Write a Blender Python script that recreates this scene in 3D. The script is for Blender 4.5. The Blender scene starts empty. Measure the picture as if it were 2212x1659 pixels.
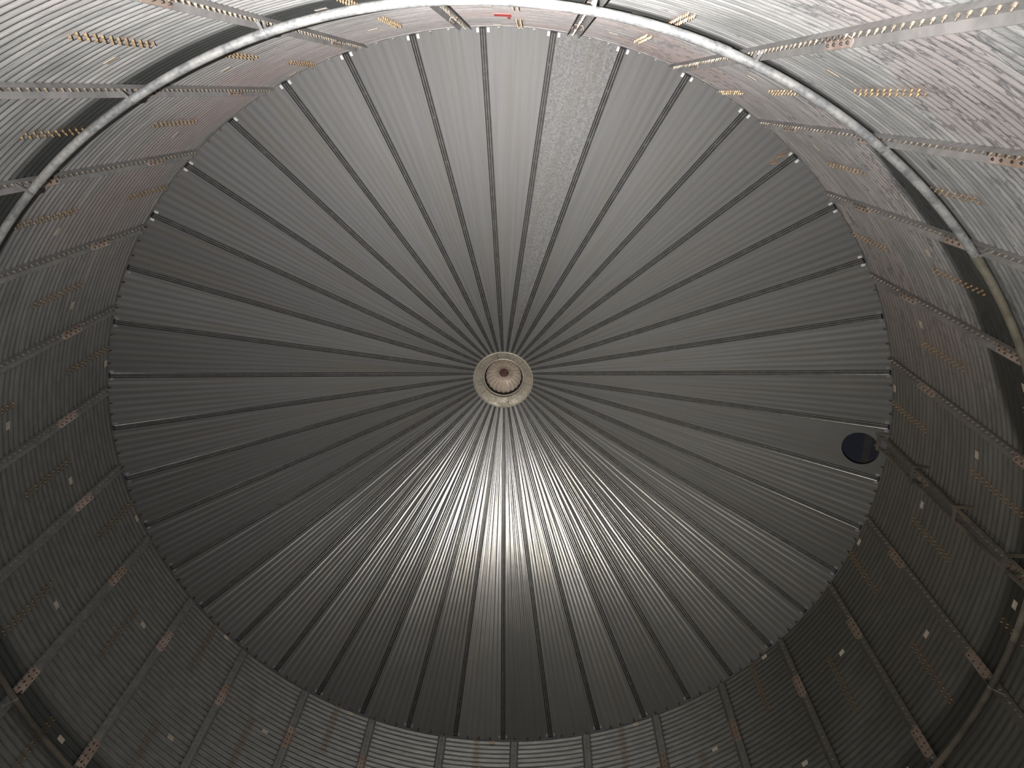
import bpy, bmesh, math, random
from math import sin, cos, tan, pi, radians, degrees, atan2, sqrt, hypot
from mathutils import Matrix, Vector
random.seed(11)
S = bpy.context.scene
COL = S.collection

# ------------------------------------------------------------------ layout
RING = 1.118                 # height of one wall ring (eleven corrugations)
PITCH = RING / 11
Z0 = 11 * RING               # eave height above the floor
RW = 6.4                     # bin radius
CA = 0.0082                  # corrugation amplitude
STEP = 360.0 / 28            # stiffener spacing, degrees
NP = 42                      # roof panels
PSTEP = 360.0 / NP
RIB0 = 268.06                # direction of the first roof rib, degrees
APEX = 3.695                 # cone apex above the eave
T30 = tan(radians(30))
PIPE_R = 6.275
LADDER = 27

# ------------------------------------------------------------------ camera
Rm = ((0.99935658, -0.01752431, 0.03129426),
      (0.0279707, 0.92694859, -0.37414428),
      (-0.02245155, 0.37477887, 0.92684234))
cd = bpy.data.cameras.new('camera')
cam = bpy.data.objects.new('camera', cd)
COL.objects.link(cam)
cd.sensor_fit = 'HORIZONTAL'
cd.sensor_width = 36.0
cd.lens = 1559.79 / 2212 * 36.0
cd.clip_start = 0.02
M = Matrix(((Rm[0][0], -Rm[1][0], -Rm[2][0]),
            (Rm[0][1], -Rm[1][1], -Rm[2][1]),
            (Rm[0][2], -Rm[1][2], -Rm[2][2]))).to_4x4()
M.translation = Vector((0.5232, -5.5755, Z0 - 10.6702))
cam.matrix_world = M
S.camera = cam

# ------------------------------------------------------------------ world, lamps, exposure
w = bpy.data.worlds.new('night_sky')
S.world = w
w.use_nodes = True
bg = w.node_tree.nodes['Background']
bg.inputs[0].default_value = (0.0105, 0.011, 0.0145, 1)
bg.inputs[1].default_value = 1.0


def lamp(kind, name, loc, energy, color, radius, aim=None, spot=None, blend=1.0):
    l = bpy.data.lights.new(name, kind)
    l.energy = energy
    l.color = color
    l.shadow_soft_size = radius
    if kind == 'SPOT':
        l.spot_size = radians(spot)
        l.spot_blend = blend
    o = bpy.data.objects.new(name, l)
    COL.objects.link(o)
    o.location = loc
    if aim:
        o.rotation_euler = (Vector(aim) - Vector(loc)).to_track_quat('-Z', 'Y').to_euler()
    return o


def torch(name, loc, energy, color, radius, aim, width):
    """Hand torch: bright centre, long soft spill. Falls as (1 + (angle / width)^2) ^ -1.3."""
    o = lamp('POINT', name, loc, energy, color, radius)
    d = (Vector(aim) - Vector(loc)).normalized()
    l = o.data
    l.use_nodes = True
    t = l.node_tree
    em = next(n for n in t.nodes if n.type == 'EMISSION')
    g = t.nodes.new('ShaderNodeNewGeometry')
    dot = t.nodes.new('ShaderNodeVectorMath')
    dot.operation = 'DOT_PRODUCT'
    dot.inputs[1].default_value = d
    t.links.new(g.outputs['Incoming'], dot.inputs[0])

    def mt(op, x, y=0.0):
        n = t.nodes.new('ShaderNodeMath')
        n.operation = op
        for i, v in enumerate((x, y)):
            if isinstance(v, float):
                n.inputs[i].default_value = v
            else:
                t.links.new(v, n.inputs[i])
        return n.outputs[0]
    ang = mt('ARCCOSINE', mt('MINIMUM', dot.outputs['Value'], 0.999999))
    q = mt('DIVIDE', ang, float(radians(width)))
    k = mt('DIVIDE', 1.0, mt('POWER', mt('ADD', mt('MULTIPLY', q, q), 1.0), 1.3))
    t.links.new(k, em.inputs['Strength'])
    return o


# main lamp: a bright hand torch held just left of and below the lens, pointing up along the near wall
torch('hand_torch', (0.04, -5.46, 1.0), 26000, (1.0, 0.965, 0.945), 0.014, (0.15, -5.60, Z0), 15.3)
# weaker warm lamp further left, tilted up at the far half of the roof
torch('work_lamp', (-2.3, -4.5, 1.0), 3300, (1.0, 0.93, 0.76), 0.06, (2.6, 0.6, Z0 + 1.8), 17.0)

S.view_settings.view_transform = 'Standard'
S.view_settings.look = 'None'
S.view_settings.exposure = 0.0
S.view_settings.gamma = 1.0
S.view_settings.use_curve_mapping = False
S.cycles.max_bounces = 6
S.cycles.diffuse_bounces = 3
S.cycles.glossy_bounces = 3
S.cycles.sample_clamp_indirect = 3.0


# ------------------------------------------------------------------ materials
class NT:
    def __init__(self, name):
        self.m = bpy.data.materials.new(name)
        self.m.use_nodes = True
        self.t = self.m.node_tree
        self.b = self.t.nodes['Principled BSDF']

    def n(self, kind, **kw):
        nd = self.t.nodes.new(kind)
        for k, v in kw.items():
            setattr(nd, k, v)
        return nd

    def l(self, a, b):
        self.t.links.new(a, b)

    def val(self, inp, x):
        if isinstance(x, (int, float)):
            inp.default_value = x
        elif isinstance(x, tuple):
            inp.default_value = x
        else:
            self.l(x, inp)

    def math(self, op, a, b=0.0, c=None, clamp=False):
        nd = self.n('ShaderNodeMath', operation=op)
        nd.use_clamp = clamp
        self.val(nd.inputs[0], a)
        self.val(nd.inputs[1], b)
        if c is not None:
            self.val(nd.inputs[2], c)
        return nd.outputs[0]

    def ramp(self, x, lo, hi, a=0.0, b=1.0):
        nd = self.n('ShaderNodeMapRange', interpolation_type='SMOOTHSTEP')
        self.val(nd.inputs['Value'], x)
        nd.inputs['From Min'].default_value = lo
        nd.inputs['From Max'].default_value = hi
        nd.inputs['To Min'].default_value = a
        nd.inputs['To Max'].default_value = b
        return nd.outputs[0]

    def mix(self, f, a, b):
        nd = self.n('ShaderNodeMix', data_type='RGBA')
        self.val(nd.inputs[0], f)
        self.val(nd.inputs[6], a if not isinstance(a, tuple) else (*a, 1))
        self.val(nd.inputs[7], b if not isinstance(b, tuple) else (*b, 1))
        return nd.outputs[2]

    def noise(self, vec, scale, detail=3.0, rough=0.55):
        nd = self.n('ShaderNodeTexNoise')
        if vec is not None:
            self.l(vec, nd.inputs['Vector'])
        nd.inputs['Scale'].default_value = scale
        nd.inputs['Detail'].default_value = detail
        nd.inputs['Roughness'].default_value = rough
        return nd.outputs['Fac']

    def bump(self, h, strength, dist=0.01):
        nd = self.n('ShaderNodeBump')
        nd.inputs['Strength'].default_value = strength
        nd.inputs['Distance'].default_value = dist
        self.l(h, nd.inputs['Height'])
        self.l(nd.outputs[0], self.b.inputs['Normal'])

    def xyz(self, x, y, z):
        nd = self.n('ShaderNodeCombineXYZ')
        self.val(nd.inputs[0], x)
        self.val(nd.inputs[1], y)
        self.val(nd.inputs[2], z)
        return nd.outputs[0]

    def set(self, color=None, rough=None, metal=None):
        for k, v in (('Base Color', color), ('Roughness', rough), ('Metallic', metal)):
            if v is not None:
                self.val(self.b.inputs[k], (*v, 1) if isinstance(v, tuple) else v)


def cyl_coords(nt):
    g = nt.n('ShaderNodeNewGeometry')
    s = nt.n('ShaderNodeSeparateXYZ')
    nt.l(g.outputs['Position'], s.inputs[0])
    ang = nt.math('ARCTAN2', s.outputs[1], s.outputs[0])
    arc = nt.math('MULTIPLY', ang, RW)
    zz = nt.math('SUBTRACT', s.outputs[2], Z0)
    return g, ang, arc, zz


def mat_wall():
    t = NT('dusty_galvanized_wall')
    g, ang, arc, zz = cyl_coords(t)
    streak = t.noise(t.xyz(t.math('MULTIPLY', arc, 1.1), t.math('MULTIPLY', zz, 9.0), 0.0), 1.0, 5, 0.62)
    flake = t.noise(t.xyz(t.math('MULTIPLY', arc, 3.2), t.math('MULTIPLY', zz, 11.0), 3.0), 1.0, 6, 0.7)
    crack = t.noise(t.xyz(t.math('MULTIPLY', arc, 1.5), t.math('MULTIPLY', zz, 5.5), 11.0), 1.0, 6, 0.62)
    patch = t.noise(t.xyz(arc, zz, 7.0), 0.55, 3, 0.5)
    fine = t.noise(g.outputs['Position'], 70.0, 2, 0.6)
    # dusty side of the bin: settled dust is thickest on the wall around 290 degrees
    side = t.ramp(t.math('COSINE', t.math('SUBTRACT', ang, radians(-72))), -0.35, 0.95)
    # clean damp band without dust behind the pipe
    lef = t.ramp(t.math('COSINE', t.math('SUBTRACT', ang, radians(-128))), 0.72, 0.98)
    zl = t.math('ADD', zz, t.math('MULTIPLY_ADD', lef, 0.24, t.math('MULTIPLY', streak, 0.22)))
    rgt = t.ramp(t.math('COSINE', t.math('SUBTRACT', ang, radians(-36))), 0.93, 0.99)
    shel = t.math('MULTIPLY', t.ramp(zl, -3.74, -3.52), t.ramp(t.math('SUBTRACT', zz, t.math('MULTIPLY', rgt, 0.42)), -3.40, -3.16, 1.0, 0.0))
    d0 = t.math('ADD', t.math('MULTIPLY', streak, 0.55), t.math('MULTIPLY', patch, 0.75))
    d1 = t.ramp(d0, 0.42, 0.78)
    dust = t.math('MULTIPLY', t.math('MULTIPLY_ADD', d1, 0.55, 0.45), t.math('MULTIPLY_ADD', side, 0.92, 0.08))
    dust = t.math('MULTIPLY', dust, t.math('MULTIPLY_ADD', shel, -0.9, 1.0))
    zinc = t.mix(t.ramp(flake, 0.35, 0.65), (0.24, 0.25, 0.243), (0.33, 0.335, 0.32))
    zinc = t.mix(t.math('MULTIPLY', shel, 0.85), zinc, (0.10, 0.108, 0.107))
    dcol = t.mix(t.ramp(streak, 0.36, 0.64), (0.26, 0.268, 0.27), (0.345, 0.34, 0.338))
    pink = t.math('ADD', t.math('MULTIPLY', t.ramp(patch, 0.50, 0.66), 0.55), t.ramp(zz, -3.8, -1.2, 0.0, 0.55), clamp=True)
    dcol = t.mix(pink, dcol, (0.28, 0.232, 0.222))
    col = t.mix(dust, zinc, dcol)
    # dark flaky scars where the dust film has peeled
    peel = t.math('MULTIPLY', t.math('MAXIMUM', t.math('MULTIPLY', t.ramp(t.math('ABSOLUTE', t.math('SUBTRACT', crack, 0.5)), 0.0, 0.030, 1.0, 0.0), t.ramp(patch, 0.40, 0.58)), t.ramp(flake, 0.60, 0.68)), t.math('MULTIPLY', side, t.ramp(ang, radians(-88), radians(-66), 0.25, 1.0)))
    col = t.mix(t.math('MULTIPLY', peel, 0.75), col, (0.075, 0.08, 0.085))
    grime_shade = t.math('MULTIPLY', t.ramp(t.math('COSINE', t.math('SUBTRACT', ang, radians(8))), 0.55, 0.97), t.ramp(patch, 0.2, 0.5, 0.45, 0.8))  # brown dirt plus painted shade, darkening the right side of the wall
    col = t.mix(grime_shade, col, (0.085, 0.078, 0.062))
    # brown weeping around the vertical bolt seams
    k = t.math('SUBTRACT', t.math('DIVIDE', ang, radians(STEP)), 0.20)
    kr = t.math('ROUND', k)
    ringn = t.math('FLOOR', t.math('DIVIDE', t.math('MULTIPLY', zz, -1.0), RING))
    par = t.math('MODULO', t.math('ADD', t.math('ADD', kr, ringn), 281.0), 2.0)
    near = t.math('ABSOLUTE', t.math('SUBTRACT', k, kr))
    odd = t.math('GREATER_THAN', t.math('PINGPONG', t.math('ADD', t.math('ADD', kr, ringn), 280.0), 1.0), 0.5)
    weep = t.math('MULTIPLY', t.math('MULTIPLY', t.ramp(near, 0.015, 0.075, 1.0, 0.0), odd), t.ramp(flake, 0.35, 0.62))
    col = t.mix(t.math('MULTIPLY', weep, 0.6), col, (0.15, 0.098, 0.065))
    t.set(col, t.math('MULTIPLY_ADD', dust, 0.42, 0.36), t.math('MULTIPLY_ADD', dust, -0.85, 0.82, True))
    t.bump(t.math('ADD', flake, t.math('MULTIPLY', fine, 0.25)), 0.55, 0.012)
    return t.m


def mat_roof():
    t = NT('galvanized_roof_sheet')
    g = t.n('ShaderNodeNewGeometry')
    tc = t.n('ShaderNodeTexCoord')
    s = t.n('ShaderNodeSeparateXYZ')
    t.l(tc.outputs['Object'], s.inputs[0])
    oi = t.n('ShaderNodeObjectInfo')
    rnd = oi.outputs['Random']
    spk = t.math('GREATER_THAN', oi.outputs['Object Index'], 0.5)
    off = t.math('MULTIPLY', rnd, 40.0)
    streak = t.noise(t.xyz(t.math('ADD', t.math('MULTIPLY', s.outputs[0], 0.35), off), t.math('MULTIPLY', s.outputs[1], 14.0), 0.0), 1.0, 4, 0.6)
    cloud = t.noise(t.xyz(t.math('ADD', s.outputs[0], off), s.outputs[1], 0.0), 1.3, 3, 0.5)
    vor = t.n('ShaderNodeTexVoronoi')
    vor.inputs['Scale'].default_value = 55.0
    t.l(g.outputs['Position'], vor.inputs['Vector'])
    sp = t.n('ShaderNodeSeparateXYZ')
    t.l(vor.outputs['Color'], sp.inputs[0])
    spang = sp.outputs[0]
    v = t.math('MULTIPLY_ADD', streak, 0.10, 0.19)
    v = t.math('ADD', v, t.math('MULTIPLY_ADD', rnd, 0.05, -0.025))
    v = t.math('ADD', v, t.math('MULTIPLY', t.math('MULTIPLY_ADD', spang, 0.11, -0.05), spk))
    col = t.mix(v, (0.0, 0.0, 0.0), (1.0, 1.0, 1.0))
    warm = t.noise(t.xyz(t.math('ADD', t.math('MULTIPLY', s.outputs[0], 0.5), off), t.math('MULTIPLY', s.outputs[1], 6.0), 5.0), 1.0, 3, 0.5)
    col = t.mix(t.ramp(warm, 0.45, 0.75, 0.0, 0.5), col, (0.235, 0.215, 0.185))
    rough = t.math('ADD', t.math('MULTIPLY_ADD', rnd, 0.06, 0.17), t.math('MULTIPLY', cloud, 0.08))
    t.set(col, rough, 0.62)
    fine = t.noise(g.outputs['Position'], 120.0, 2, 0.6)
    t.bump(t.math('ADD', t.math('MULTIPLY', cloud, 1.5), t.math('ADD', t.math('MULTIPLY', t.math('MULTIPLY', spang, 0.25), spk), t.math('MULTIPLY', fine, 0.16))), 0.28, 0.012)
    return t.m


def mat_metal(name, col, rough, metal, var=0.25, dust=None, dustamt=0.5, scale=9.0, bump=0.2):
    t = NT(name)
    tc = t.n('ShaderNodeNewGeometry')
    a = t.noise(tc.outputs['Position'], scale, 4, 0.6)
    b = t.noise(tc.outputs['Position'], scale * 0.22, 3, 0.5)
    lo = tuple(c * (1 - var) for c in col)
    hi = tuple(min(1, c * (1 + var)) for c in col)
    c = t.mix(t.ramp(a, 0.3, 0.7), lo, hi)
    if dust:
        m = t.math('MULTIPLY', t.ramp(b, 0.42, 0.62), dustamt)
        c = t.mix(m, c, dust)
        t.set(c, t.math('MULTIPLY_ADD', m, 0.3, rough), t.math('MULTIPLY_ADD', m, -metal, metal))
    else:
        t.set(c, rough, metal)
    if bump:
        t.bump(a, bump, 0.006)
    return t.m


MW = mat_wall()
MR = mat_roof()
MRIB = mat_metal('galvanized_rib', (0.225, 0.225, 0.22), 0.27, 0.74, 0.15, bump=0.05)


def mat_stiffener():
    t = NT('stiffener_zinc')
    g, ang, arc, zz = cyl_coords(t)
    a = t.noise(g.outputs['Position'], 9.0, 4, 0.6)
    b = t.noise(g.outputs['Position'], 1.6, 3, 0.5)
    side = t.ramp(t.math('COSINE', t.math('SUBTRACT', ang, radians(-72))), -0.1, 0.9)
    grime_shade = t.math('MULTIPLY', t.ramp(t.math('COSINE', t.math('SUBTRACT', ang, radians(8))), 0.5, 0.95), 0.75)  # dirt and painted shade again, so right-hand channels sink to the wall tone
    col = t.mix(t.ramp(a, 0.3, 0.7), (0.19, 0.195, 0.19), (0.255, 0.26, 0.255))
    dust = t.math('MULTIPLY', side, t.ramp(b, 0.30, 0.62, 0.45, 1.0))
    col = t.mix(dust, col, t.mix(t.ramp(a, 0.35, 0.65), (0.27, 0.262, 0.258), (0.33, 0.315, 0.31)))
    col = t.mix(grime_shade, col, (0.085, 0.075, 0.06))
    t.set(col, t.math('MULTIPLY_ADD', dust, 0.25, 0.48), t.math('MULTIPLY_ADD', dust, -0.35, 0.5))
    t.bump(a, 0.2, 0.006)
    return t.m


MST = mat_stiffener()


def mat_splice():
    t = NT('splice_plate_dusty_tan')
    g, ang, arc, zz = cyl_coords(t)
    a = t.noise(g.outputs['Position'], 12.0, 4, 0.6)
    b = t.noise(g.outputs['Position'], 2.6, 3, 0.5)
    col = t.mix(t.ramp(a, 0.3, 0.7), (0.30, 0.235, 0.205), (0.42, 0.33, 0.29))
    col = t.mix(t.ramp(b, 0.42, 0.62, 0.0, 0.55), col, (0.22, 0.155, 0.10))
    far = t.ramp(t.math('COSINE', t.math('SUBTRACT', ang, radians(35))), 0.0, 0.85)  # shade mixed into the colour of plates on the dim side
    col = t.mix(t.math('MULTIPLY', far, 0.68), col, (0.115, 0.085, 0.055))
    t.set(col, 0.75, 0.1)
    t.bump(a, 0.2, 0.006)
    return t.m


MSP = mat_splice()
MBO = mat_metal('yellow_zinc_bolt', (0.40, 0.29, 0.16), 0.42, 0.6, 0.35, (0.17, 0.125, 0.09), 0.85, 30)
MCB = mat_metal('dusty_channel_bolt', (0.33, 0.285, 0.22), 0.5, 0.45, 0.3, (0.14, 0.12, 0.10), 0.8, 24)
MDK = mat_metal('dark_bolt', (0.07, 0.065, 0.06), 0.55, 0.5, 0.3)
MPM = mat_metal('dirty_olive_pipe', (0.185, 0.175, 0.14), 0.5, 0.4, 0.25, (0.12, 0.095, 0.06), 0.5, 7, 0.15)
MBK = mat_metal('black_bar', (0.012, 0.012, 0.012), 0.8, 0.0, 0.2, bump=0)
MPI = mat_metal('galvanized_pipe', (0.33, 0.34, 0.345), 0.32, 0.6, 0.25, (0.255, 0.245, 0.225), 0.5, 24, 0.2)
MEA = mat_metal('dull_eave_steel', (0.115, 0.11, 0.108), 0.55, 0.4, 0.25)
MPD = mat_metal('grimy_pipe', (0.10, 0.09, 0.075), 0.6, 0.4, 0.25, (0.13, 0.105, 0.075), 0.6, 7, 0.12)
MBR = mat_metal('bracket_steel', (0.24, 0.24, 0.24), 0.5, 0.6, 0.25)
MLB = mat_metal('paper_sticker', (0.44, 0.38, 0.31), 0.85, 0.0, 0.12, (0.30, 0.24, 0.18), 0.4, 25, 0)
MRD = mat_metal('red_tape', (0.75, 0.06, 0.05), 0.6, 0.0, 0.15, bump=0)
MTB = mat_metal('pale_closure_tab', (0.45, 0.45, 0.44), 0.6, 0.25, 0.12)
MCP = mat_metal('weathered_cap_steel', (0.30, 0.275, 0.23), 0.5, 0.5, 0.25, (0.20, 0.17, 0.13), 0.6, 22)
MLD = mat_metal('cap_lid_tan', (0.33, 0.28, 0.235), 0.5, 0.35, 0.12, (0.22, 0.17, 0.125), 0.5, 10)
MRU = mat_metal('rust_brown', (0.05, 0.02, 0.014), 0.85, 0.1, 0.35)
MLA = mat_metal('ladder_steel', (0.13, 0.122, 0.108), 0.55, 0.5, 0.25, (0.15, 0.115, 0.075), 0.6)
MNE = mat_metal('dry_brown_debris', (0.17, 0.11, 0.065), 0.95, 0.0, 0.4, scale=40)
MFL = mat_metal('floor_concrete', (0.16, 0.145, 0.125), 0.9, 0.0, 0.25, scale=5)


# ------------------------------------------------------------------ mesh helpers
class MB:
    def __init__(self):
        self.v = []
        self.f = []
        self.s = []

    def add(self, vs, fs, smooth=False):
        o = len(self.v)
        self.v += [tuple(x) for x in vs]
        self.f += [tuple(i + o for i in f) for f in fs]
        self.s += [smooth] * len(fs)

    def grid(self, rows, smooth=True, close=False):
        n = len(rows[0])
        fs = []
        for i in range(len(rows) - 1):
            for j in range(n if close else n - 1):
                k = (j + 1) % n
                fs.append((i * n + j, i * n + k, (i + 1) * n + k, (i + 1) * n + j))
        self.add([p for r in rows for p in r], fs, smooth)

    def box(self, mat, sx, sy, sz):
        vs = [mat @ Vector((x * sx / 2, y * sy / 2, z * sz / 2)) for x in (-1, 1) for y in (-1, 1) for z in (-1, 1)]
        self.add(vs, [(0, 1, 3, 2), (4, 6, 7, 5), (0, 4, 5, 1), (2, 3, 7, 6), (0, 2, 6, 4), (1, 5, 7, 3)])

    def prism(self, poly, axis_pts, closed=True):
        # poly: callable(pt_index) -> list of 3d points
        rows = [poly(a) for a in axis_pts]
        self.grid(rows, False, True)
        n = len(rows[0])
        o = len(self.v)
        self.add(rows[0], [tuple(range(n))])
        self.add(rows[-1], [tuple(reversed(range(n)))])

    def rod(self, a, b, r, n=6, r2=None, smooth=False, caps=True):
        a = Vector(a)
        b = Vector(b)
        d = (b - a).normalized()
        u = d.orthogonal().normalized()
        v = d.cross(u)
        r2 = r if r2 is None else r2
        ra = [a + (u * cos(2 * pi * i / n) + v * sin(2 * pi * i / n)) * r for i in range(n)]
        rb = [b + (u * cos(2 * pi * i / n) + v * sin(2 * pi * i / n)) * r2 for i in range(n)]
        self.grid([ra, rb], smooth, True)
        if caps:
            self.add(ra, [tuple(reversed(range(n)))])
            self.add(rb, [tuple(range(n))])

    def lathe(self, prof, n=48, smooth=True, a0=0.0, a1=2 * pi, rf=None):
        full = abs(a1 - a0 - 2 * pi) < 1e-6
        cnt = n if full else n + 1
        rows = []
        for (r, z) in prof:
            rows.append([((r if rf is None else rf(r, z, a)) * cos(a), (r if rf is None else rf(r, z, a)) * sin(a), z)
                         for a in [a0 + (a1 - a0) * i / n for i in range(cnt)]])
        self.grid(rows, smooth, full)

    def mesh(self, name, mat):
        me = bpy.data.meshes.new(name)
        me.from_pydata(self.v, [], self.f)
        me.polygons.foreach_set('use_smooth', self.s)
        me.materials.append(mat)
        me.update()
        return me


def link(name, me, parent=None, rz=0.0, loc=(0, 0, 0), rot=None):
    o = bpy.data.objects.new(name, me)
    COL.objects.link(o)
    o.location = loc
    o.rotation_euler = rot if rot else (0, 0, rz)
    if parent:
        o.parent = parent
    return o


def tag(o, label=None, cat=None, group=None, kind=None):
    if label:
        o['label'] = label
    if cat:
        o['category'] = cat
    if group:
        o['group'] = group
    if kind:
        o['kind'] = kind
    return o


def rz(a):
    return Matrix.Rotation(a, 4, 'Z')


def T(x, y, z):
    return Matrix.Translation((x, y, z))


# ------------------------------------------------------------------ floor
mb = MB()
mb.lathe([(0.001, 0.0), (6.5, 0.0)], 64, False)
mb.lathe([(6.5, 0.0), (6.5, -0.15), (0.001, -0.15)], 64, False)
tag(link('floor', mb.mesh('floor', MFL)), kind='structure')

# ------------------------------------------------------------------ wall of corrugated sheets
wall = tag(link('wall_round', None), kind='structure')
SA = radians(2 * STEP)


def sheet_mesh():
    m = MB()
    nz = 11 * 8
    na = 20
    rows = []
    for i in range(nz + 1):
        z = -RING * i / nz
        row = []
        for j in range(na + 1):
            f = j / na
            a = (SA + 0.010) * f - 0.005
            r = RW + CA * cos(2 * pi * z / PITCH) - 0.003 * (i / nz) - 0.0025 * f
            row.append((r * cos(a), r * sin(a), z))
        rows.append(row)
    # small downward return at the bottom lap and one at the vertical lap: gives each sheet a real edge
    last = rows[-1]
    rows.append([(x * 1.0009, y * 1.0009, z) for x, y, z in last])
    m.grid(rows, True)
    edge = [r[-1] for r in rows]
    m.grid([edge, [(x * 1.0009, y * 1.0009, z) for x, y, z in edge]], False)
    return m.mesh('wall_sheet', MW)


def bolt(m, mat, h=0.018, rad=0.0105):
    # hex nut on a short shank, axis = local -x (pointing into the bin)
    p = lambda x: mat @ Vector((x, 0, 0))
    m.rod(p(0.004), p(-h * 0.55), rad, 6)
    m.rod(p(-h * 0.55), p(-h), rad * 0.5, 5)


def seam_mesh():
    m = MB()
    for i in range(11):
        z = -(i + 0.5) * PITCH
        for da in (-0.026, 0.026):
            bolt(m, rz((da + random.uniform(-.002, .002)) / RW) @ T(RW - CA - 0.003, 0, z), 0.027, 0.0110)
    return m.mesh('seam_bolts', MBO)


def sticker_mesh():
    m = MB()
    hw, hh = 0.055, 0.036
    rows = []
    for k in range(9):
        z = -hh + 2 * hh * k / 8
        rows.append([((RW - CA - 0.006) * cos(t), (RW - CA - 0.006) * sin(t), z) for t in [(-hw + 2 * hw * q / 6) / RW for q in range(7)]])
    m.grid(rows, True)
    back = [[(x * 1.0006, y * 1.0006, z) for x, y, z in r] for r in rows]
    m.grid([[r[0] for r in rows], [r[0] for r in back]], False)
    m.grid([[r[-1] for r in rows], [r[-1] for r in back]], False)
    m.grid([rows[0], back[0]], False)
    m.grid([rows[-1], back[-1]], False)
    return m.mesh('sheet_sticker', MLB)


SHM, SEM, STM = sheet_mesh(), seam_mesh(), sticker_mesh()
for ring in range(11):
    for i in range(14):
        k = 2 * i + (1 if ring % 2 == 0 else 0)
        a = radians((k + 0.20) * STEP)
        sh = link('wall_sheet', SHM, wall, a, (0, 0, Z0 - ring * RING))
        if ring < 8:
            sb = link('seam_bolts', SEM, sh)
            tag(sb, kind='stuff')
        if ring < 6:
            o = link('sheet_sticker', STM, sh, radians(-0.20 * STEP) + random.uniform(-.004, .004),
                     (0, 0, -0.118 + random.uniform(-.03, .02) if ring else -0.085 + random.uniform(-.015, .01)))

# eave angle between wall and roof
mb = MB()
mb.lathe([(6.397, -0.030), (6.386, -0.030), (6.384, -0.014), (6.378, -0.010), (6.380, -0.004), (6.397, -0.004)], 168, False)
o = tag(link('trim_1', mb.mesh('eave_angle', MEA), None, 0, (0, 0, Z0)), kind='structure')

# ------------------------------------------------------------------ roof: panels, ribs, clips
roof = tag(link('ceiling', None, None, 0, (0, 0, Z0)), kind='structure')
HA = radians(PSTEP / 2)
RIN, ROUT = 0.56, 6.455


def taper(r):
    return 0.50 + 0.50 * max(0.0, min(1.0, (r - 0.6) / 1.1))


def hw(r):
    return 0.046 * taper(r)


def roof_z(x):            # panel plane above its centre line
    return APEX - x * T30 / cos(HA)


NRM = Vector((sin(radians(30)), 0, cos(radians(30))))   # outward normal of a panel at angle 0


def ppt(x, s, amp=1.0):
    half = x * tan(HA) - hw(x)
    y = s * half
    win = min(1.0, (1 - abs(s)) / 0.10)
    q = max(0.0, min(1.0, (x - 1.6) / 2.4))
    q = q * q * (3 - 2 * q)
    A = (0.19 + 0.12 * (1 - q)) * half / pi * amp * win          # constant ripple slope whatever the panel width
    h = A * ((1 - q) / 3.0 * cos(2 * pi * 1.5 * s + 0.5) + q / 7.0 * (cos(2 * pi * 3.5 * s) + 0.25 * sin(2 * pi * 1.1 * s + 1)))
    return Vector((x, y, roof_z(x))) + NRM * h


def panel_mesh(hatch=False):
    m = MB()
    ns = 7 * 8
    xs = [RIN, 0.9, 1.5, 2.2, 3.0, 3.8, 4.6, 5.2, 5.6, 6.0, 6.25, ROUT]
    if hatch:
        xs = [RIN, 0.9, 1.5, 2.2, 3.0, 3.8, 4.4, 4.7, 4.9, 5.1, 5.3, 5.42, 5.52]
    rows = []
    for x in xs:
        amp = 1.0
        if hatch:
            t = max(0, min(1, (x - 4.6) / 0.85))
            amp = 1 - t * t * (3 - 2 * t)
        else:
            t = max(0, min(1, (x - 6.2) / 0.25))
            amp = 1 - 0.35 * t
        rows.append([ppt(x, -1 + 2 * i / ns, amp) for i in range(ns + 1)])
    m.grid(rows, True)
    if hatch:
        cx, R = 6.05, 0.285
        x0, x1 = xs[-1], ROUT
        inn, out = [], []
        N = 96
        for i in range(N):
            ph = 2 * pi * i / N
            dx, dy = cos(ph) * cos(radians(30)), sin(ph)
            inn.append(Vector((cx + R * dx, R * dy, roof_z(cx + R * dx))))
            best = 9e9
            if dx > 1e-9:
                best = min(best, (x1 - cx) / dx)
            if dx < -1e-9:
                best = min(best, (x0 - cx) / dx)
            # slanted sides |y| = x*tan(HA)-0.046
            for sg in (1, -1):
                den = sg * dy - dx * tan(HA)
                if den > 1e-9:
                    best = min(best, (cx * tan(HA) - 0.046) / den)
            out.append(Vector((cx + best * dx, best * dy, roof_z(cx + best * dx))))
        m.grid([out, inn], False, True)
        m.grid([inn, [p + NRM * 0.004 for p in inn]], False, True)
        # corners
        for xx in (x0, x1):
            for sg in (1, -1):
                c = Vector((xx, sg * (xx * tan(HA) - 0.046), roof_z(xx)))
                near = sorted(range(N), key=lambda q: (out[q] - c).length)[:2]
                q0, q1 = near
                m.add([c, out[q0], out[q1]], [(0, 1, 2)])
    return m.mesh('roof_panel', MR)


PM, PH = panel_mesh(), panel_mesh(True)
hk = min(range(NP), key=lambda k: abs(((RIB0 + (k + 0.5) * PSTEP - 358.06 + 180) % 360) - 180))
for k in range(NP):
    a = radians(RIB0 + (k + 0.5) * PSTEP)
    o = link('roof_panel', PH if k == hk else PM, roof, a)
    o.pass_index = 1 if k == 1 else 0
    if k == hk:
        o['label'] = 'flat roof panel with round hatch hole'


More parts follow.
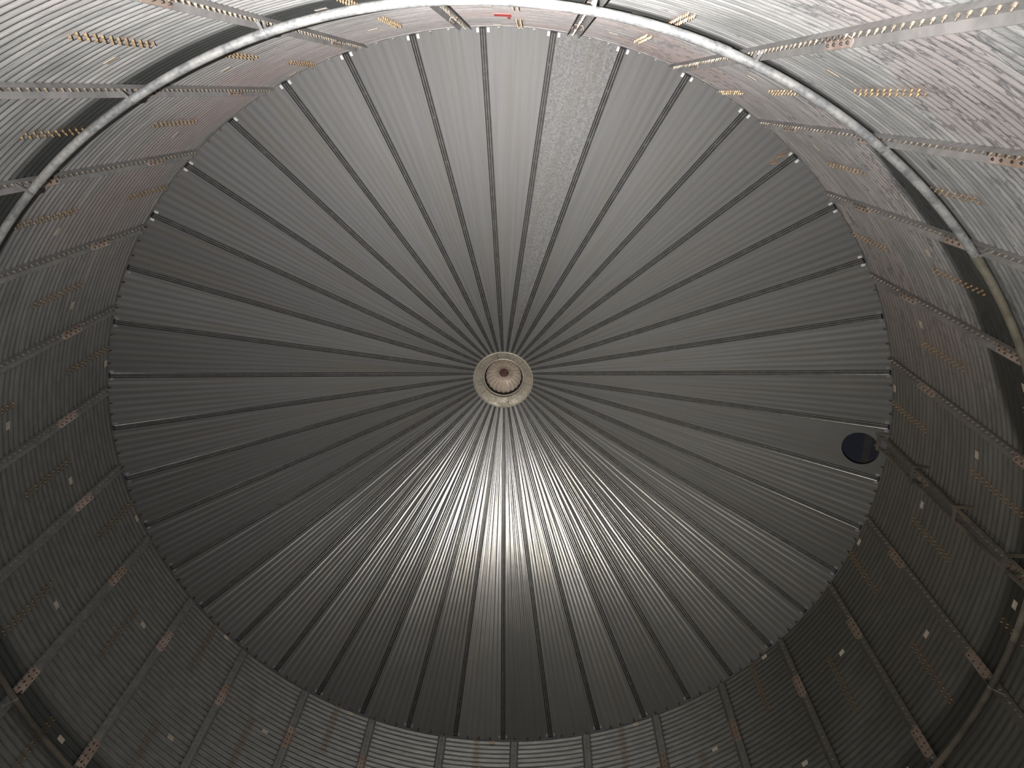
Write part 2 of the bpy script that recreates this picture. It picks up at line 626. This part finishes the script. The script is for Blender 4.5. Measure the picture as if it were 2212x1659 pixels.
def rib_mesh():
    m = MB()
    # lateral profile (u, h): grooves run up into the hollow seam, lands between them bulge into the bin
    P = [(-46, 0), (-44, 0), (-37, 58), (-36, 58), (-29, -1), (-25, -4), (-19, -5), (-14, -4), (-11, -1), (-5, 58),
         (-4, 58), (2, -2), (6, -6), (13, -7), (19, -6), (23, -2), (28.5, 58), (29.5, 58), (35, 0), (39, -2), (41, -1), (42, 12), (44.5, 12), (46, 0)]
    xs = [RIN, 1.0, 1.7, 2.5, 3.6, 4.8, 6.0, 6.36]
    rows = []
    n = Vector((sin(radians(30)), 0, cos(radians(30))))
    for x in xs:
        tp = taper(x)
        z = APEX - x * T30
        rows.append([Vector((x, u * .001 * tp, z)) + n * (h * .001) for u, h in P])
    m.grid(rows, False)
    # end closer so the hollow is not open at the eave
    e = rows[-1]
    m.add([e[0], e[-1], e[-1] + n * 0.036, e[0] + n * 0.036], [(0, 1, 2, 3)])
    return m.mesh('rib', MRIB)


def rib_bolts_mesh(seed):
    rnd = random.Random(seed)
    m = MB()
    n = Vector((sin(radians(30)), 0, cos(radians(30))))
    d = Vector((cos(radians(30)), 0, -sin(radians(30))))
    x = 6.36 - rnd.uniform(0.35, 0.55)
    while x > 0.9:
        tp = taper(x)
        p = Vector((x, -0.004 * tp, APEX - x * T30))
        m.rod(p + n * 0.008, p - n * 0.008, 0.0105 * (0.5 + 0.5 * tp), 6)
        m.box(Matrix.Translation(p + n * 0.012) @ Matrix.Rotation(radians(30), 4, 'Y'), 0.012, 0.034 * tp, 0.006)
        x -= rnd.uniform(0.50, 0.72)
    return m.mesh('rib_bolts', MDK)


def tab_mesh():
    m = MB()
    # pale closure block tucked beside a rib end
    n = Vector((sin(radians(30)), 0, cos(radians(30))))
    d = Vector((cos(radians(30)), 0, -sin(radians(30))))
    c = Vector((6.345, 0, APEX - 6.345 * T30)) - n * 0.008
    mat = Matrix.Translation(c) @ Matrix.Rotation(radians(30), 4, 'Y')
    m.box(mat, 0.055, 0.034, 0.010)
    m.rod(c - n * 0.004 + d * 0.012, c - n * 0.014 + d * 0.012, 0.007, 6)
    return m.mesh('closure_tab', MTB)


def clip_mesh():
    m = MB()
    x = 6.372
    m.box(T(x, 0, APEX - x * T30 - 0.016), 0.012, 0.030, 0.045)
    m.box(T(x - 0.014, 0, APEX - x * T30 - 0.004) @ Matrix.Rotation(radians(30), 4, 'Y'), 0.032, 0.030, 0.005)
    m.rod((x - 0.006, 0, APEX - x * T30 - 0.022), (x - 0.022, 0, APEX - x * T30 - 0.022), 0.008, 6)
    return m.mesh('eave_clip', MEA)


RBM, TBM, CLM = rib_mesh(), tab_mesh(), clip_mesh()
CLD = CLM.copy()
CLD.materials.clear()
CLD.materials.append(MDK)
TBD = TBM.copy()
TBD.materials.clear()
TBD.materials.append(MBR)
RBB = [rib_bolts_mesh(s) for s in range(4)]
for k in range(NP):
    a = radians(RIB0 + k * PSTEP)
    r_ = link('rib', RBM, roof, a)
    o = link('rib_bolts', RBB[k % 4], r_)
    tag(o, kind='stuff')
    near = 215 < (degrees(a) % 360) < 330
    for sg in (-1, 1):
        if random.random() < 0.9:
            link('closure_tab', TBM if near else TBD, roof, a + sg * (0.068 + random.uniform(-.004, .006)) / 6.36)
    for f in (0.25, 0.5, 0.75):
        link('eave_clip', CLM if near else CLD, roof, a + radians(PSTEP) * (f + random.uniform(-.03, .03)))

# ------------------------------------------------------------------ roof hatch
t = tag(link('roof_hatch', None, None, radians(RIB0 + (hk + 0.5) * PSTEP), (0, 0, Z0)),
        'round open roof hatch with dark bar across, showing the night sky', 'hatch')
mb = MB()
rows = []
cx = 6.05
for h, R in ((0.0045, 0.286), (0.09, 0.292), (0.09, 0.298), (0.0045, 0.294)):
    rows.append([Vector((cx + R * cos(q) * cos(radians(30)), R * sin(q), roof_z(cx + R * cos(q) * cos(radians(30))))) + NRM * h
                 for q in [2 * pi * i / 96 for i in range(96)]])
mb.grid(rows, True, True)
link('collar', mb.mesh('hatch_collar', MDK), t)
mb = MB()
mb.box(T(cx + 0.085 + 0.05, 0, roof_z(cx + 0.085) + 0.10) @ Matrix.Rotation(radians(30), 4, 'Y'), 0.115, 0.66, 0.02)
link('cross_bar', mb.mesh('hatch_bar', MBK), t)

# ------------------------------------------------------------------ centre cap
cap = tag(link('roof_ventilator', None, None, 0, (0, 0, Z0)),
          'round weathered ventilator cap at the roof apex with fluted lid and centre hole', 'vent')
mb = MB()
mb.lathe([(0.622, 3.345), (0.632, 3.322), (0.622, 3.302), (0.604, 3.300), (0.594, 3.312), (0.598, 3.335)], 84)
link('outer_rim', mb.mesh('outer_rim', MCP), cap)
J = [315.4, 370, 437, 504, 565, 616, 675.4]
for i in range(6):
    a0, a1 = radians(J[i] + 0.55), radians(J[i + 1] - 0.55)
    mb = MB()
    dz = 0.003 * (i % 2)
    mb.lathe([(0.600, 3.322 + dz), (0.500, 3.375 + dz), (0.432, 3.420 + dz), (0.432, 3.428 + dz), (0.600, 3.332 + dz), (0.600, 3.322 + dz)], 14, False, a0, a1)
    link('collar_plate', mb.mesh('collar_plate', MCP), cap)
mb = MB()
mb.lathe([(0.440, 3.415), (0.430, 3.47), (0.436, 3.492), (0.426, 3.508), (0.408, 3.505), (0.400, 3.49), (0.404, 3.46), (0.412, 3.64)], 72)
link('inner_collar', mb.mesh('inner_collar', MCP), cap)


def flute(r, z, a):
    f = max(0.0, min(1.0, (r - 0.19) / 0.17))
    return r * (1 + 0.035 * f * abs(sin(11 * a)) - 0.02 * f)


mb = MB()
rows = []
NF = 22 * 8
for (r, z) in [(0.365, 3.575), (0.362, 3.592), (0.34, 3.625), (0.30, 3.655), (0.25, 3.682), (0.20, 3.70), (0.17, 3.708), (0.165, 3.716), (0.106, 3.722), (0.106, 3.80)]:
    row = []
    for i in range(NF):
        a = 2 * pi * i / NF
        f = max(0.0, min(1.0, (r - 0.19) / 0.13))
        fl = abs(sin(11 * a))
        rr = r * (1 + 0.03 * f * fl)
        row.append((rr * cos(a), rr * sin(a), z - 0.040 * f * fl))
    rows.append(row)
mb.grid(rows, True, True)
link('lid', mb.mesh('fluted_lid', MLD), cap)
mb = MB()
mb.lathe([(0.001, 3.795), (0.108, 3.795), (0.108, 3.80)], 32, False)
o = link('hole_plug', mb.mesh('hole_plug', MRU), cap)
o['label'] = 'dark rust brown bottom of the centre hole'
mb = MB()
for i in range(8):
    a = 2 * pi * (i + 0.3) / 8
    mb.rod((0.14 * cos(a), 0.14 * sin(a), 3.722), (0.14 * cos(a), 0.14 * sin(a), 3.706), 0.009, 6)
tag(link('lid_bolts', mb.mesh('lid_bolts', MDK), cap), kind='stuff')

# ------------------------------------------------------------------ wall stiffeners
FX = RW - CA - 0.0035       # wall side of the channel floor


def channel_mesh():
    m = MB()
    d = 0.050
    th = 0.0035
    outer = [(FX - d, -0.081), (FX, -0.060), (FX, 0.060), (FX - d, 0.081)]
    inner = [(FX - d, 0.081 - th), (FX - th, 0.060 - th * .8), (FX - th, -0.060 + th * .8), (FX - d, -0.081 + th)]
    poly = outer + inner
    zs = [-0.045, -3, -6, -9, -Z0 + 0.01]
    m.prism(lambda z: [(x, y, z) for x, y in poly], zs)
    return m.mesh('channel', MST)


def chan_bolts_mesh():
    m = MB()
    rnd = random.Random(5)
    n = 0
    z = -0.5 * PITCH
    while z > -Z0 + 0.1:
        fr = (-z) % RING
        bolt(m, T(FX - 0.003, rnd.uniform(-.003, .003), z), 0.034, 0.0110)
        z -= PITCH
    return m.mesh('channel_bolts', MCB)


def splice_mesh():
    m = MB()
    L = 0.44
    th = 0.004
    # folded plate: floor and two ears whose free corners are cut
    def prof(s):
        h = 0.043 * s
        e = 0.058 + 0.018 * s
        x = FX - 0.0036
        return [(x - h, -e), (x, -0.056), (x, 0.056), (x - h, e), (x - h, e - th), (x - th, 0.056 - th), (x - th, -0.056 + th), (x - h, -e + th)]
    st = [(-L / 2, 0.55), (-L / 2 + 0.03, 1.0), (L / 2 - 0.03, 1.0), (L / 2, 0.55)]
    m.prism(lambda q: [(x, y, q[0]) for x, y in prof(q[1])], st)
    return m.mesh('splice_plate', MSP)


def splice_bolts_mesh():
    m = MB()
    for i in range(4):
        z = -0.152 + i * PITCH
        bolt(m, T(FX - 0.008, 0, z), 0.024, 0.013)
    for sg in (-1, 1):
        for z in (-0.16, -0.06, 0.06, 0.16):
            y = sg * 0.064
            m.rod((FX - 0.026, y, z), (FX - 0.026, y - sg * 0.018, z), 0.010, 6)
    return m.mesh('splice_bolts', MDK)


CHM, CBM, SPM, SBM = channel_mesh(), chan_bolts_mesh(), splice_mesh(), splice_bolts_mesh()
ORD = ['', 'first', 'second', 'third', 'fourth', 'fifth', 'sixth', 'seventh', 'eighth', 'ninth', 'tenth', 'eleventh', 'twelfth',
       'thirteenth', 'fourteenth', 'fifteenth', 'sixteenth', 'seventeenth', 'eighteenth', 'nineteenth', 'twentieth', 'twenty-first',
       'twenty-second', 'twenty-third', 'twenty-fourth', 'twenty-fifth', 'twenty-sixth', 'twenty-seventh']
for k in range(28):
    a = radians((k + 0.69) * STEP)
    n = (k - LADDER) % 28
    if n == 0:
        lab = 'dark steel wall channel right behind the ladder, below the round roof hatch'
    else:
        lab = 'upright bolted steel wall channel, %s clockwise from the ladder' % ORD[n]
    s = tag(link('wall_stiffener', None, None, a, (0, 0, Z0)), lab, 'wall channel', 'upright bolted channels around the bin wall')
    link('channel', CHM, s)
    tag(link('channel_bolts', CBM, s), kind='stuff')
    for j in range(5):
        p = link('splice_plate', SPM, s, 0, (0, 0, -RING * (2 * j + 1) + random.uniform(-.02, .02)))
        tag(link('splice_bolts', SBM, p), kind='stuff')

# ------------------------------------------------------------------ ring pipe with clamps
PTS = [(-136.57, -3.73), (-132.09, -3.80), (-124.6, -3.81), (-119.0, -3.79), (-111.96, -3.84), (-106.2, -3.86), (-99.5, -3.95), (-93.5, -3.93),
       (-84.7, -4.0), (-80.9, -4.10), (-75.1, -4.06), (-68.8, -4.06), (-62.3, -3.95), (-56.2, -4.0), (-49.4, -3.92), (-43.2, -3.91), (-38.1, -3.91),
       (-33.3, -3.86), (-15, -3.80), (9, -3.79), (40, -3.82), (90, -3.85), (130, -3.82), (160, -3.74), (200, -3.70)]
PTS = PTS + [(PTS[0][0] + 360, PTS[0][1])]


def pipe_z(deg):
    d = (deg + 136.57) % 360 - 136.57
    for (a0, z0), (a1, z1) in zip(PTS, PTS[1:]):
        if a0 <= d <= a1:
            return z0 + (z1 - z0) * (d - a0) / (a1 - a0)
    return PTS[-1][1]


def pipe_zs(deg):
    return sum(pipe_z(deg + q) for q in (-6, -3, 0, 3, 6)) / 5


PR = 0.040
pipe = tag(link('ring_pipe', None, None, 0, (0, 0, Z0)),
           'grey galvanized pipe bent in a ring around the wall, clamped to channels', 'pipe')


def ring_rows(a0, a1, n, rp, radial=0.0):
    rows = []
    for i in range(n + 1):
        d = a0 + (a1 - a0) * i / n
        a = radians(d)
        z = pipe_zs(d)
        rows.append([((PIPE_R + radial + rp * cos(q)) * cos(a), (PIPE_R + radial + rp * cos(q)) * sin(a), z + rp * sin(q))
                     for q in [2 * pi * j / 14 for j in range(14)]])
    return rows


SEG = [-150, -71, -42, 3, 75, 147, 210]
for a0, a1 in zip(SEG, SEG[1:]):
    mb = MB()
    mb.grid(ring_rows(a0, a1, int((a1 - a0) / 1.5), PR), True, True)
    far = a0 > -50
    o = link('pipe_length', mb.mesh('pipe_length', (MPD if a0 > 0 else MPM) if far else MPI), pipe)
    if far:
        o['label'] = 'grimy dark brown pipe length'
for d in SEG[:-1]:
    mb = MB()
    mb.grid(ring_rows(d - 0.65, d + 0.65, 2, PR + 0.004), True, True)
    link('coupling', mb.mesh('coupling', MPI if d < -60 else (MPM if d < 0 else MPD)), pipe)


def clamp_mesh():
    m = MB()
    # flat strap: leg out of the channel below, round the inner side of the pipe, short leg back above
    R1 = PR + 0.001
    path = [(0.105, -0.105), (0.030, -0.052)] + [(R1 * cos(q), R1 * sin(q)) for q in [radians(-80 - 200 * j / 12) for j in range(13)]] + [(0.040, 0.058), (0.104, 0.085)]
    for (x0, z0), (x1, z1) in zip(path, path[1:]):
        L = hypot(x1 - x0, z1 - z0)
        nx, nz = -(z1 - z0) / L * 0.002, (x1 - x0) / L * 0.002
        m.add([(x0 + sx * nx, y, z0 + sx * nz) for y in (-0.014, 0.014) for sx in (-1, 1)] + [(x1 + sx * nx, y, z1 + sx * nz) for y in (-0.014, 0.014) for sx in (-1, 1)],
              [(0, 1, 3, 2), (4, 6, 7, 5), (0, 4, 5, 1), (2, 3, 7, 6), (0, 2, 6, 4), (1, 5, 7, 3)])
    return m.mesh('clamp', MBR)


def ear_mesh():
    m = MB()
    poly = [(0.005, 0.046), (-0.030, 0.040), (-0.034, 0.078), (-0.006, 0.112), (0.020, 0.060)]
    m.prism(lambda y: [(x, y, z) for x, z in poly], [-0.018, 0.018])
    return m.mesh('clamp_ear', MDK)


CLA, EAR = clamp_mesh(), ear_mesh()
for k in range(28):
    d = (k + 0.69) * STEP
    a = radians(d)
    c = link('clamp', CLA, pipe, a, (PIPE_R * cos(a), PIPE_R * sin(a), pipe_zs(d)))
    link('clamp_ear', EAR, c)

# ------------------------------------------------------------------ ladder rails below the hatch
lad = tag(link('wall_ladder', None, None, 0, (0, 0, Z0)),
          'narrow dark twin rail ladder frame going down the wall from the hatch', 'ladder')


def lpt(arc, r, z):
    a = arc / r
    return Vector((r * cos(a), r * sin(a), z))


def railA(z):
    return -0.365 - 0.034 * min(4.0, -z + 0.0)


def railB(z):
    return -0.575 - 0.022 * min(4.0, -z + 0.0)


LR = 6.20
for fn in (railA, railB):
    mb = MB()

    def sec(z, fn=fn):
        a = fn(z) / LR
        er = Vector((cos(a), sin(a), 0))
        et = Vector((-sin(a), cos(a), 0))
        c = lpt(fn(z), LR, z)
        return [c + er * x + et * y for x, y in ((-0.022, -0.011), (0.022, -0.011), (0.022, 0.011), (-0.022, 0.011))]
    mb.prism(sec, [0.02, -1.0, -2.0, -3.0, -4.0, -6.5])
    link('rail', mb.mesh('rail', MLA), lad)
for z in (-0.10, -1.22, -2.36, -3.46, -4.58, -5.70):
    mb = MB()
    for (r0, r1, za, zb) in ((6.165, 6.172, 0.035, -0.035),):
        A0, B0 = railA(z) + 0.035, railB(z) - 0.035
        rows = []
        for q in range(5):
            arc = A0 + (B0 - A0) * q / 4
            rows.append([lpt(arc, r0, z + za), lpt(arc, r0, z + zb), lpt(arc, r1, z + zb), lpt(arc, r1, z + za)])
        mb.grid(rows, False, True)
        for arc in (A0, B0):
            rows = []
            for rr in (r0, 6.39):
                rows.append([lpt(arc - 0.004, rr, z + za), lpt(arc + 0.004, rr, z + za), lpt(arc + 0.004, rr, z + zb), lpt(arc - 0.004, rr, z + zb)])
            mb.grid(rows, False, True)
    link('cross_bracket', mb.mesh('cross_bracket', MLA), lad)

# ------------------------------------------------------------------ red tape mark
tp = MB()
ra = RW - CA - 0.008


def patch(m, a0, a1, z0, z1, n=8):
    f = [[(ra * cos(t), ra * sin(t), z) for t in [a0 + (a1 - a0) * i / n for i in range(n + 1)]] for z in (z0, z1)]
    b = [[(x * 1.0008, y * 1.0008, z) for x, y, z in r] for r in f]
    m.grid(f, False)
    m.grid(b, False)
    m.grid([f[0], b[0]], False)
    m.grid([f[1], b[1]], False)
    m.grid([[r[0] for r in f], [r[0] for r in b]], False)
    m.grid([[r[-1] for r in f], [r[-1] for r in b]], False)


patch(tp, radians(270.15), radians(271.85), -1.62, -1.34)
patch(tp, radians(271.42), radians(271.72), -1.335, -1.06)
o = tag(link('red_tape', tp.mesh('red_tape', MRD), None, 0, (0, 0, Z0)),
        'bright red hooked tape mark stuck on the wall above the roof edge', 'tape')

# ------------------------------------------------------------------ dry clump at the roof edge
nb = MB()
rnd = random.Random(3)
aa = radians(309.6)
n_ = Vector((sin(radians(30)) * cos(aa), sin(radians(30)) * sin(aa), cos(radians(30))))
d_ = Vector((cos(radians(30)) * cos(aa), cos(radians(30)) * sin(aa), -sin(radians(30))))
t_ = Vector((-sin(aa), cos(aa), 0))
base = Vector((6.22 * cos(aa), 6.22 * sin(aa), APEX - 6.22 * T30 + Z0)) - n_ * 0.035
for i in range(30):
    p = base + d_ * rnd.uniform(-0.12, 0.10) + t_ * rnd.uniform(-0.03, 0.03) - n_ * rnd.uniform(-0.012, 0.02)
    q = p + d_ * rnd.uniform(-0.11, 0.11) + t_ * rnd.uniform(-0.05, 0.05) - n_ * rnd.uniform(-0.02, 0.02)
    nb.rod(p, q, rnd.uniform(0.003, 0.007), 4, 0.002)
o = tag(link('straw_clump', nb.mesh('straw_clump', MNE)), 'small brown clump of dry stalks at the roof edge beside a rib, upper right', 'debris')
